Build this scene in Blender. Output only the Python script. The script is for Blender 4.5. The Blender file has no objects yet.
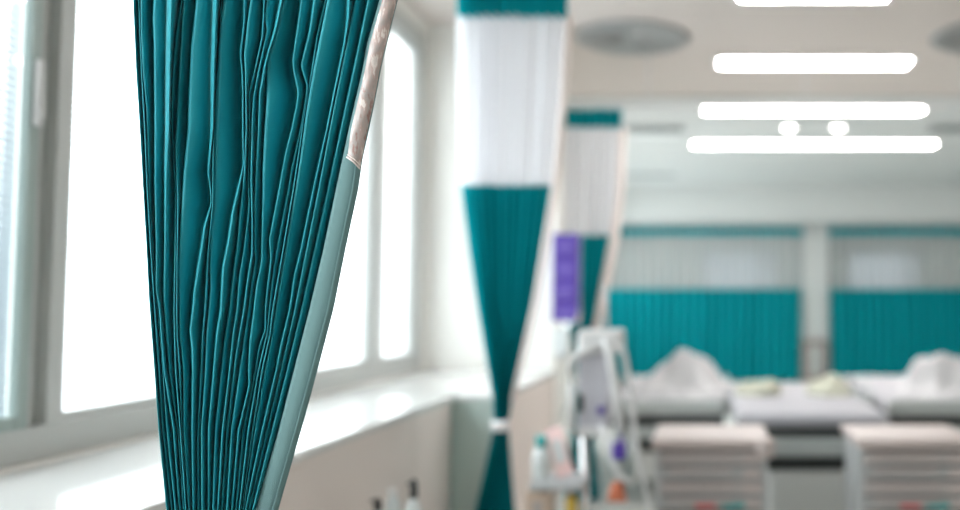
import bpy, bmesh, math, random
from mathutils import Vector, Matrix

C = bpy.context.scene.collection
sc = bpy.context.scene
PI = math.pi

# ------------------------------------------------------------------ camera geometry
F, VX, CY, PITCH, EYE = 887.0, 705.0, 255.0, math.radians(3.1), 1.40
cp, sp = math.cos(PITCH), math.sin(PITCH)


def P(px, py, Y):
    """World point at depth Y seen at picture position px, py from the eye."""
    a, b = (px - VX) / F, (CY - py) / F
    t = Y / (cp - b * sp)
    return Vector((a * t, Y, EYE + (sp + b * cp) * t))


def PZ(px, py, z):
    """World point at height z seen at picture position px, py."""
    a, b = (px - VX) / F, (CY - py) / F
    t = (z - EYE) / (sp + b * cp)
    return Vector((a * t, t * (cp - b * sp), z))


# ------------------------------------------------------------------ materials
def mat(name, col, rough=0.5, metal=0.0, spec=0.5, noise=None, bump=0.0, bscale=200, sheen=0.0,
        trans=0.0, coat=0.0, sheen_tint=None):
    m = bpy.data.materials.new(name)
    m.use_nodes = True
    nt = m.node_tree
    b = nt.nodes['Principled BSDF']
    b.inputs['Base Color'].default_value = (*col, 1)
    b.inputs['Roughness'].default_value = rough
    b.inputs['Metallic'].default_value = metal
    b.inputs['Specular IOR Level'].default_value = spec
    b.inputs['Coat Weight'].default_value = coat
    b.inputs['Coat Roughness'].default_value = 0.05
    if sheen:
        b.inputs['Sheen Weight'].default_value = sheen
        b.inputs['Sheen Roughness'].default_value = 0.25
        if sheen_tint:
            b.inputs['Sheen Tint'].default_value = (*sheen_tint, 1)
    tc = nt.nodes.new('ShaderNodeTexCoord')
    if noise:
        sc_, amt = noise
        n = nt.nodes.new('ShaderNodeTexNoise')
        n.inputs['Scale'].default_value = sc_
        n.inputs['Detail'].default_value = 4
        nt.links.new(tc.outputs['Object'], n.inputs['Vector'])
        mx = nt.nodes.new('ShaderNodeMix')
        mx.data_type = 'RGBA'
        mx.inputs['A'].default_value = (*[c * (1 - amt) for c in col], 1)
        mx.inputs['B'].default_value = (*[min(1, c * (1 + amt)) for c in col], 1)
        nt.links.new(n.outputs['Fac'], mx.inputs['Factor'])
        nt.links.new(mx.outputs['Result'], b.inputs['Base Color'])
    if bump:
        n2 = nt.nodes.new('ShaderNodeTexNoise')
        n2.inputs['Scale'].default_value = bscale
        nt.links.new(tc.outputs['Object'], n2.inputs['Vector'])
        bp = nt.nodes.new('ShaderNodeBump')
        bp.inputs['Strength'].default_value = bump
        bp.inputs['Distance'].default_value = 0.002
        nt.links.new(n2.outputs['Fac'], bp.inputs['Height'])
        nt.links.new(bp.outputs['Normal'], b.inputs['Normal'])
    if trans:
        out = nt.nodes['Material Output']
        tr = nt.nodes.new('ShaderNodeBsdfTranslucent')
        tr.inputs['Color'].default_value = (*col, 1)
        ms = nt.nodes.new('ShaderNodeMixShader')
        ms.inputs[0].default_value = trans
        nt.links.new(b.outputs[0], ms.inputs[1])
        nt.links.new(tr.outputs[0], ms.inputs[2])
        nt.links.new(ms.outputs[0], out.inputs['Surface'])
    return m


def emis(name, col, s):
    m = bpy.data.materials.new(name)
    m.use_nodes = True
    b = m.node_tree.nodes['Principled BSDF']
    b.inputs['Base Color'].default_value = (*col, 1)
    b.inputs['Emission Color'].default_value = (*col, 1)
    b.inputs['Emission Strength'].default_value = s
    return m


def glass(name):
    m = bpy.data.materials.new(name)
    m.use_nodes = True
    nt = m.node_tree
    nt.nodes.remove(nt.nodes['Principled BSDF'])
    out = nt.nodes['Material Output']
    t = nt.nodes.new('ShaderNodeBsdfTransparent')
    t.inputs[0].default_value = (0.95, 0.97, 0.97, 1)
    g = nt.nodes.new('ShaderNodeBsdfGlossy')
    g.inputs['Roughness'].default_value = 0.02
    lw = nt.nodes.new('ShaderNodeLayerWeight')
    pw = nt.nodes.new('ShaderNodeMath')
    pw.operation = 'POWER'
    pw.inputs[1].default_value = 5
    nt.links.new(lw.outputs['Facing'], pw.inputs[0])
    fr = nt.nodes.new('ShaderNodeMath')
    fr.operation = 'MULTIPLY_ADD'
    fr.inputs[1].default_value = 0.8
    fr.inputs[2].default_value = 0.03
    nt.links.new(pw.outputs[0], fr.inputs[0])
    ms = nt.nodes.new('ShaderNodeMixShader')
    nt.links.new(fr.outputs[0], ms.inputs[0])
    nt.links.new(t.outputs[0], ms.inputs[1])
    nt.links.new(g.outputs[0], ms.inputs[2])
    nt.links.new(ms.outputs[0], out.inputs['Surface'])
    return m


def netting(name, col, clear):
    """white net cloth: fine open weave, seen as a see-through cloth."""
    m = bpy.data.materials.new(name)
    m.use_nodes = True
    nt = m.node_tree
    b = nt.nodes['Principled BSDF']
    b.inputs['Base Color'].default_value = (*col, 1)
    b.inputs['Roughness'].default_value = 0.9
    out = nt.nodes['Material Output']
    tr = nt.nodes.new('ShaderNodeBsdfTranslucent')
    tr.inputs['Color'].default_value = (*col, 1)
    m1 = nt.nodes.new('ShaderNodeMixShader')
    m1.inputs[0].default_value = 0.6
    nt.links.new(b.outputs[0], m1.inputs[1])
    nt.links.new(tr.outputs[0], m1.inputs[2])
    t = nt.nodes.new('ShaderNodeBsdfTransparent')
    m2 = nt.nodes.new('ShaderNodeMixShader')
    m2.inputs[0].default_value = clear
    nt.links.new(m1.outputs[0], m2.inputs[1])
    nt.links.new(t.outputs[0], m2.inputs[2])
    nt.links.new(m2.outputs[0], out.inputs['Surface'])
    return m


def sleeve_mat(name):
    m = mat(name, (0.8, 0.7, 0.66), 0.22, spec=0.6, coat=0.6)
    nt = m.node_tree
    b = nt.nodes['Principled BSDF']
    tc = nt.nodes.new('ShaderNodeTexCoord')
    mp = nt.nodes.new('ShaderNodeMapping')
    mp.inputs['Scale'].default_value = (1.0, 1.0, 0.30)
    nt.links.new(tc.outputs['Object'], mp.inputs['Vector'])
    n = nt.nodes.new('ShaderNodeTexNoise')
    n.inputs['Scale'].default_value = 85
    n.inputs['Detail'].default_value = 5
    n.inputs['Roughness'].default_value = 0.6
    nt.links.new(mp.outputs[0], n.inputs['Vector'])
    r = nt.nodes.new('ShaderNodeValToRGB')
    e = r.color_ramp.elements
    e[0].position, e[0].color = 0.28, (0.20, 0.19, 0.18, 1)
    e[1].position, e[1].color = 0.72, (0.56, 0.50, 0.48, 1)
    for p_, c_ in ((0.36, (0.30, 0.15, 0.13, 1)), (0.43, (0.36, 0.32, 0.30, 1)), (0.56, (0.46, 0.33, 0.30, 1)), (0.62, (0.72, 0.64, 0.60, 1))):
        k = e.new(p_)
        k.color = c_
    nt.links.new(n.outputs['Fac'], r.inputs[0])
    nt.links.new(r.outputs[0], b.inputs['Base Color'])
    bp = nt.nodes.new('ShaderNodeBump')
    bp.inputs['Strength'].default_value = 0.6
    bp.inputs['Distance'].default_value = 0.002
    nt.links.new(n.outputs['Fac'], bp.inputs['Height'])
    nt.links.new(bp.outputs['Normal'], b.inputs['Normal'])
    return m


M = dict(
    teal=mat('teal_cloth', (0.010, 0.29, 0.345), 0.5, spec=0.42, noise=(30, 0.05), bump=0.15, bscale=900, trans=0.06, sheen=0.12, sheen_tint=(0.7, 0.95, 1.0)),
    teal_far=mat('teal_curtain_cloth', (0.002, 0.36, 0.405), 0.8, spec=0.15, noise=(3, 0.08), trans=0.30),
    hem=mat('pale_hem_cloth', (0.15, 0.26, 0.265), 0.8, spec=0.25, noise=(12, 0.05), bump=0.3, bscale=800),
    hem_white=mat('cream_hem_cloth', (0.80, 0.70, 0.66), 0.8),
    net=netting('white_netting', (0.88, 0.88, 0.90), 0.12),
    net_far=netting('sheer_netting', (0.86, 0.88, 0.88), 0.55),
    sleeve=sleeve_mat('label_sleeve_vinyl'),
    strap=mat('white_strap', (0.85, 0.84, 0.84), 0.6),
    wall=mat('white_wall_paint', (0.84, 0.825, 0.785), 0.7, noise=(2.0, 0.02)),
    wall_warm=mat('beige_wall_paint', (0.62, 0.50, 0.43), 0.7, noise=(2.0, 0.03)),
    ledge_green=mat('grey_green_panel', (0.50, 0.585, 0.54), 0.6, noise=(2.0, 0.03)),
    ledge_warm_lit=mat('warm_lit_ledge_panel', (0.74, 0.66, 0.61), 0.55, noise=(2.0, 0.02)),  # warm side light is put into this beige-pink
    ceil=mat('warm_ceiling_paint', (0.70, 0.635, 0.59), 0.8, noise=(1.5, 0.02)),
    ceil_far=mat('pale_ceiling_paint', (0.68, 0.70, 0.69), 0.8, noise=(1.5, 0.02)),
    floor=mat('grey_vinyl_floor', (0.48, 0.49, 0.47), 0.3, noise=(6.0, 0.05)),
    top=mat('glossy_white_laminate', (0.74, 0.745, 0.73), 0.09, spec=0.5, noise=(3.0, 0.02)),
    caulk=mat('white_sealant', (0.85, 0.83, 0.79), 0.6),
    alu=mat('grey_window_aluminium', (0.52, 0.53, 0.51), 0.42, metal=0.1),
    alu_green=mat('grey_green_aluminium', (0.33, 0.40, 0.375), 0.4, metal=0.1),
    gasket=mat('dark_rubber_gasket', (0.05, 0.07, 0.065), 0.7),
    glass=glass('window_glass'),
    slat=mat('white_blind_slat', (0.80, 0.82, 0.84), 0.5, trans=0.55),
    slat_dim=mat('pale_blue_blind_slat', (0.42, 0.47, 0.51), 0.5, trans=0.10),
    white=mat('white_plastic', (0.66, 0.655, 0.65), 0.4),
    grey=mat('grey_plastic', (0.42, 0.43, 0.43), 0.45),
    lav=mat('lavender_grey_screen', (0.50, 0.49, 0.53), 0.35),
    dark=mat('dark_plastic', (0.03, 0.035, 0.035), 0.5),
    steel=mat('brushed_steel', (0.55, 0.55, 0.55), 0.3, metal=0.9),
    chrome=mat('chrome', (0.7, 0.7, 0.7), 0.15, metal=1.0),
    light=emis('lamp_diffuser', (1.0, 0.955, 0.93), 28.0),
    light_soft=emis('round_lamp_diffuser', (1.0, 0.955, 0.93), 12.0),
    light_white=mat('lamp_housing', (0.8, 0.8, 0.8), 0.5),
    vent=mat('vent_metal', (0.40, 0.39, 0.38), 0.35, metal=0.3),
    ventdark=mat('vent_cavity', (0.04, 0.045, 0.045), 0.9),
    grille=mat('grey_grille', (0.28, 0.31, 0.31), 0.6),
    purple=mat('purple_card', (0.075, 0.035, 0.30), 0.5, noise=(25, 0.25)),
    purple_pale=mat('lilac_card', (0.15, 0.10, 0.40), 0.5),
    orange=mat('orange_plastic', (0.55, 0.16, 0.08), 0.5),
    yellow=mat('yellow_plastic', (0.66, 0.45, 0.06), 0.5),
    pink=mat('pink_paper', (0.85, 0.60, 0.58), 0.7),
    card=mat('beige_card', (0.62, 0.48, 0.38), 0.7),
    tealcap=mat('teal_plastic', (0.02, 0.33, 0.33), 0.4),
    clear=mat('cloudy_bottle_plastic', (0.66, 0.70, 0.70), 0.25),
    sheet=mat('white_bed_linen', (0.37, 0.37, 0.395), 0.9, noise=(8, 0.05), bump=0.3, bscale=60),
    quilt=mat('white_quilt', (0.47, 0.475, 0.485), 0.9, noise=(5, 0.03)),
    cream=mat('cream_linen', (0.41, 0.42, 0.34), 0.9),
    bed_grey=mat('bed_frame_grey', (0.40, 0.43, 0.42), 0.45),
    bed_pale=mat('bed_base_cover', (0.56, 0.57, 0.55), 0.5),
    brown=mat('brown_box', (0.28, 0.24, 0.22), 0.6),
    trolley=mat('trolley_beige', (0.44, 0.40, 0.385), 0.45),
    trolley_pink=mat('trolley_pale_pink', (0.50, 0.425, 0.40), 0.4),
    drawer_grey=mat('drawer_grey', (0.37, 0.365, 0.36), 0.45),
    roller=mat('dimming_roller_cloth', (0.40, 0.41, 0.42), 0.9, trans=0.6),
    red=mat('red_label', (0.62, 0.12, 0.12), 0.5),
)


# ------------------------------------------------------------------ mesh helpers
class MB:
    def __init__(self):
        self.bm = bmesh.new()

    def box(self, x0, x1, y0, y1, z0, z1, bev=0.0, mi=0):
        xs, ys, zs = sorted((x0, x1)), sorted((y0, y1)), sorted((z0, z1))
        v = [self.bm.verts.new((xs[i], ys[j], zs[k])) for i in (0, 1) for j in (0, 1) for k in (0, 1)]
        fs = [(0, 1, 3, 2), (4, 6, 7, 5), (0, 4, 5, 1), (2, 3, 7, 6), (0, 2, 6, 4), (1, 5, 7, 3)]
        faces = [self.bm.faces.new([v[i] for i in f]) for f in fs]
        for f in faces:
            f.material_index = mi
        if bev:
            es = list({e for f in faces for e in f.edges})
            bmesh.ops.bevel(self.bm, geom=es, offset=bev, segments=3, profile=0.5, affect='EDGES')
        return self

    def obox(self, a, b, w, h, bev=0.0, up=(0, 0, 1)):
        """a bar of section w x h from a to b"""
        a, b = Vector(a), Vector(b)
        d = (b - a).normalized()
        s = d.cross(Vector(up))
        if s.length < 1e-4:
            s = Vector((1, 0, 0))
        s.normalize()
        u = s.cross(d).normalized()
        v = []
        for p in (a, b):
            for i, j in ((-1, -1), (1, -1), (1, 1), (-1, 1)):
                v.append(self.bm.verts.new(p + s * (i * w / 2) + u * (j * h / 2)))
        faces = [self.bm.faces.new([v[i] for i in f]) for f in
                 ((3, 2, 1, 0), (4, 5, 6, 7), (0, 1, 5, 4), (1, 2, 6, 5), (2, 3, 7, 6), (3, 0, 4, 7))]
        if bev:
            es = list({e for f in faces for e in f.edges})
            bmesh.ops.bevel(self.bm, geom=es, offset=bev, segments=2, affect='EDGES')
        return self

    def tube(self, pts, r, n=10):
        pts = [Vector(p) for p in pts]
        rings = []
        for i, p in enumerate(pts):
            d = (pts[min(i + 1, len(pts) - 1)] - pts[max(i - 1, 0)]).normalized()
            s = d.cross(Vector((0, 0, 1)))
            if s.length < 1e-3:
                s = d.cross(Vector((0, 1, 0)))
            s.normalize()
            u = s.cross(d)
            rr = r[i] if isinstance(r, (list, tuple)) else r
            rings.append([self.bm.verts.new(p + (s * math.cos(2 * PI * k / n) + u * math.sin(2 * PI * k / n)) * rr) for k in range(n)])
        for a, b in zip(rings, rings[1:]):
            for k in range(n):
                f = self.bm.faces.new((a[k], a[(k + 1) % n], b[(k + 1) % n], b[k]))
                f.smooth = True
        self.bm.faces.new(rings[0][::-1])
        self.bm.faces.new(rings[-1])
        return self

    def lathe(self, prof, c, n=24):
        """prof = [(r, z)] turned about the vertical axis through c"""
        c = Vector(c)
        rings = []
        for r, z in prof:
            rings.append([self.bm.verts.new(c + Vector((r * math.cos(2 * PI * k / n), r * math.sin(2 * PI * k / n), z))) for k in range(n)])
        for a, b in zip(rings, rings[1:]):
            for k in range(n):
                f = self.bm.faces.new((a[k], a[(k + 1) % n], b[(k + 1) % n], b[k]))
                f.smooth = True
        self.bm.faces.new(rings[0][::-1])
        self.bm.faces.new(rings[-1])
        return self

    def grid(self, rows, smooth=True):
        vs = [[self.bm.verts.new(p) for p in r] for r in rows]
        for a, b in zip(vs, vs[1:]):
            for i in range(len(a) - 1):
                f = self.bm.faces.new((a[i], a[i + 1], b[i + 1], b[i]))
                f.smooth = smooth
        return self

    def build(self, name, m, parent=None):
        bmesh.ops.recalc_face_normals(self.bm, faces=self.bm.faces)
        me = bpy.data.meshes.new(name)
        self.bm.to_mesh(me)
        self.bm.free()
        for x in (m if isinstance(m, (list, tuple)) else [m]):
            me.materials.append(x)
        o = bpy.data.objects.new(name, me)
        C.objects.link(o)
        if parent:
            o.parent = parent
            o.matrix_parent_inverse = Matrix.Translation(-parent.location) if parent.type == 'EMPTY' else Matrix.Identity(4)
        return o


def tag(o, label=None, cat=None, group=None, kind=None):
    if label: o['label'] = label
    if cat: o['category'] = cat
    if group: o['group'] = group
    if kind: o['kind'] = kind
    return o


def empty(name, loc, label=None, cat=None, group=None, kind=None):
    o = bpy.data.objects.new(name, None)
    o.location = loc
    o.empty_display_size = 0.1
    C.objects.link(o)
    return tag(o, label, cat, group, kind)


def copy_tree(o, loc, label=None):
    c = o.copy()
    C.objects.link(c)
    c.location = loc
    if label: c['label'] = label
    for ch in list(o.children):
        d = ch.copy()
        C.objects.link(d)
        d.parent = c
        for g in list(ch.children):
            e = g.copy()
            C.objects.link(e)
            e.parent = d
    return c


def solid(o, t):
    md = o.modifiers.new('thickness', 'SOLIDIFY')
    md.thickness = t
    md.offset = 0
    return o


# ------------------------------------------------------------------ the room
XW, XF = -1.875, -1.236          # window wall, front edge of the ledge
YC, YP = 4.41, 5.94              # ledge return, pillar
ZT, ZC = 0.95, 3.29              # ledge top, ceiling
XR, YB, YN = 6.0, 15.6, -3.0     # right wall, back wall, wall behind the camera
YSTEP = 8.06

tag(MB().box(XW - 0.4, XR + 0.3, YN - 0.3, YB + 0.3, -0.15, 0).build('floor', M['floor']), kind='structure')
mb = MB().box(XW - 0.4, XR + 0.3, YN - 0.3, YSTEP, ZC, ZC + 0.15, mi=0)
mb.box(XW - 0.4, XR + 0.3, YSTEP, YB + 0.3, ZC - 0.0, ZC + 0.15, mi=1)
tag(mb.build('ceiling', [M['ceil'], M['ceil_far']]), kind='structure')
tag(MB().box(XW, XR, YSTEP - 0.05, YSTEP + 0.05, ZC - 0.03, ZC).build('trim_1', M['ceil_far']), kind='structure')
# beams across the far ceiling
for i, yb in enumerate((10.9, 12.0, 13.2)):
    tag(MB().box(XW, XR, yb - 0.10, yb + 0.10, ZC - 0.03, ZC).build('trim_%d' % (i + 2), M['ceil_far']), kind='structure')

tag(MB().box(XW, XR, 14.25, YB, 2.72, ZC).build('trim_5', M['ceil_far']), kind='structure')

WZ0, WZ1 = 0.95, 3.20            # window openings
WINS = [(-2.6, 0.9), (1.0, 5.90), (9.2, 11.2), (11.8, 14.2)]  # along Y; only the second is seen, the others are added for daylight
mb = MB()
xo = XW - 0.28
mb.box(xo, XW, YN, YB, 0, WZ0)
mb.box(xo, XW, YN, YB, WZ1, ZC)
ys = [YN] + [v for w in WINS for v in w] + [YB]
for a, b in zip(ys[0::2], ys[1::2]):
    mb.box(xo, XW, a, b, WZ0, WZ1)
for a, b in WINS[2:]:
    mb.box(xo, XW, a, b, 2.5, WZ1)
tag(mb.build('wall_left', M['wall']), kind='structure')
tag(MB().box(XR, XR + 0.2, YN, YB, 0, ZC).build('wall_right', M['wall']), kind='structure')
tag(MB().box(XW, XR, YN - 0.2, YN, 0, ZC).build('wall_front', M['wall']), kind='structure')
tag(MB().box(XW, -1.0, YP, YP + 0.32, 0, ZC).build('wall_pillar', M['wall']), kind='structure')

# far wall with two windows
FW = [(P(700, 250, YB).x, P(778, 250, YB).x), (P(846, 250, YB).x, P(922, 250, YB).x)]
fz0, fz1 = 0.95, 2.33
mb = MB()
mb.box(XW, XR, YB, YB + 0.25, 0, fz0)
mb.box(XW, XR, YB, YB + 0.25, fz1, ZC)
xs = [XW, FW[0][0], FW[0][1], FW[1][0], FW[1][1], XR]
for a, b in zip(xs[0::2], xs[1::2]):
    mb.box(a, b, YB, YB + 0.25, fz0, fz1)
tag(mb.build('wall_back', M['wall']), kind='structure')
for i, (a, b) in enumerate(FW):
    w = empty('window_%d' % (i + 5), ((a + b) / 2, YB, fz0), kind='structure')
    m_ = MB()
    m_.box(a, b, YB + 0.02, YB + 0.08, fz0, fz0 + 0.06).box(a, b, YB + 0.02, YB + 0.08, fz1 - 0.06, fz1)
    for xx in (a, b - 0.06, a + (b - a) * 0.80):
        m_.box(xx, xx + 0.06, YB + 0.02, YB + 0.08, fz0 + 0.06, fz1 - 0.06)
    m_.build('window_frame', M['alu'], w)
    MB().box(a + 0.03, b - 0.03, YB + 0.045, YB + 0.053, fz0 + 0.03, fz1 - 0.03).build('pane', M['glass'], w)
    r_ = empty('dimming_roller_blind', ((a + b) / 2, YB + 0.11, fz0), 'pale roller blind added to dim the far window behind the netting, %s of the column' % ('left', 'right')[i], 'window blind', 'added dimming blinds at the far wall')
    MB().box(a + .01, b - .01, YB + 0.108, YB + 0.110, fz0, fz1 - .04).build('blind_cloth', M['roller'], r_)  # added blind, cuts the sky brightness through the far window
    MB().tube([(a + .01, YB + .11, fz1 - .03), (b - .01, YB + .11, fz1 - .03)], .022, 12).build('roller', M['white'], r_)
# column between the far curtains
ca, cb = P(804, 300, 14.6), P(827, 300, 14.6)
tag(MB().box(ca.x, cb.x, 14.6, YB, 0, 2.72).build('wall_column', M['ceil_far']), kind='structure')

# ------------------------------------------------------------------ ledge under the windows (boxed in) and its worktop
mb = MB()
mb.box(XW, XF - 0.015, YN, YC, 0, ZT - 0.03, mi=0)
tag(mb.build('wall_ledge', [M['ledge_warm_lit']]), kind='structure')
mb = MB()
mb.box(XW, -1.015, YC + 0.015, YP, 0, ZT - 0.03)
mb.bm.faces.ensure_lookup_table()
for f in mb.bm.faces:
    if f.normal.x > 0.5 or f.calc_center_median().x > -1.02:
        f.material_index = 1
tag(mb.build('wall_ledge_return', [M['ledge_green'], M['ledge_warm_lit']]), kind='structure')
mb = MB()
mb.box(XW, XF, YN, YC + 0.05, ZT - 0.03, ZT, 0.004)
mb.box(XW, -1.0, YC, YP, ZT - 0.03, ZT, 0.004)
wt = mb.build('worktop', M['top'])
tag(wt, 'glossy white L-shaped ledge running under the windows to the white pillar', 'worktop')
MB().box(XW, XW + 0.012, YN + .2, YP, ZT, ZT + 0.008).build('sealant_bead', M['caulk'], wt)


# ------------------------------------------------------------------ windows
def window(n, segs, y0, y1, posts, z0=WZ0, z1=WZ1, strips=()):
    """outer frame y0..y1 with posts, each seg = (ya, yb, opening, blind material, slat tilt)"""
    w = empty('window_%d' % n, (XW, (y0 + y1) / 2, z0), kind='structure')
    x0, x1 = XW - 0.10, XW - 0.004
    m_ = MB()
    za, zb = z0 + 0.105, z1 - 0.09
    m_.box(x0, x1, y0, y1, z0, za, 0.003)
    m_.box(x0, x1, y0, y1, zb, z1, 0.003)
    m_.box(x0, x1, y0, y0 + 0.07, za, zb)
    m_.box(x0, x1, y1 - 0.13, y1, za, zb)
    for a, b in posts:
        m_.box(x0, x1, a, b, za, zb)
    for a, b, d in strips:
        m_.box(x0, x1 - d, a, b, za, zb)
    m_.build('window_frame', M['alu'], w)
    for ya, yb, sash, blind, tilt in segs:
        t = 0.037 if sash else 0.022
        xa, xb = (XW - 0.022, XW + 0.004) if sash else (XW - 0.06, XW - 0.03)
        xg = xb - 0.012
        s = MB()
        s.box(xa, xb, ya, ya + t, za, zb).box(xa, xb, yb - t, yb, za, zb)
        s.box(xa, xb, ya + t, yb - t, za, za + t).box(xa, xb, ya + t, yb - t, zb - t, zb)
        so = s.build('sash', M['alu_green'] if sash else M['alu'], w)
        if sash:
            MB().box(xb - 0.02, xb - 0.006, yb, yb + 0.008, za, zb).build('gasket', M['gasket'], so)
            zh = P(33, 59, 2.44).z
            zl = P(33, 125, 2.44).z
            h = MB()
            h.box(xb, xb + 0.016, yb - 0.028, yb - 0.002, zl, zh, 0.004)
            h.box(xb, xb + 0.022, yb - 0.024, yb - 0.006, zl + 0.02, zl + 0.05, 0.004)
            h.build('window_latch', M['white'], so)
        MB().box(xg - .003, xg + .003, ya + t * 0.6, yb - t * 0.6, za + t * 0.5, zb - t * 0.6).build('pane', M['glass'], so)
        if blind:
            xs_ = xg - 0.028
            b_ = empty('venetian_blind', (xs_, (ya + yb) / 2, za))
            k = MB()
            z = za + 0.02
            while z < zb - 0.04:
                dx, dz = 0.0125 * math.cos(tilt), 0.0125 * math.sin(tilt)
                ea, eb = ya + t * .7, yb - t * .7
                k.grid([[(xs_ - dx, ea, z + dz), (xs_ - dx, eb, z + dz)],
                        [(xs_, ea, z + 0.0015), (xs_, eb, z + 0.0015)],
                        [(xs_ + dx, ea, z - dz), (xs_ + dx, eb, z - dz)]])
                z += 0.022
            k.build('slats', blind, b_)
            MB().box(xs_ - 0.015, xs_ + 0.015, ya + 0.01, yb - 0.01, zb - 0.045, zb - 0.01, 0.002).build('head_rail', M['white'], b_)
            for q in (0.22, 0.78):
                yy = ya + (yb - ya) * q
                MB().tube([(xs_, yy, za + .01), (xs_, yy, zb - .03)], 0.001, 6).build('ladder_cord', M['white'], b_)
            yield b_


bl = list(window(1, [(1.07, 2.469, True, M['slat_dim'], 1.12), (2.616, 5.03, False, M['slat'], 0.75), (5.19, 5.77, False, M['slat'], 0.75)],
                 1.0, 5.90, [(2.552, 2.616), (5.03, 5.19)], strips=[(2.478, 2.502, 0.012), (2.502, 2.552, 0.035)]))
for o, l in zip(bl, ('pale slatted blind in the opening window at the picture edge with the white latch',
                     'white slatted blind glowing in the wide window behind the near teal curtain',
                     'white slatted blind glowing in the narrow window beside the white pillar')):
    tag(o, l, 'window blind', 'blinds in the left windows')
list(window(2, [(-2.53, -0.9, False, None, 0), (-0.8, 0.77, False, None, 0)], -2.6, 0.9, [(-0.9, -0.8)]))  # unseen, added beside and behind the camera to light the near folds
list(window(3, [(9.27, 11.07, False, None, 0)], 9.2, 11.2, [], z1=2.5))  # unseen window beyond the pillar, added to brighten the far beds
list(window(4, [(11.87, 14.07, False, None, 0)], 11.8, 14.2, [], z1=2.5))  # unseen too, added to light the far curtains


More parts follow.
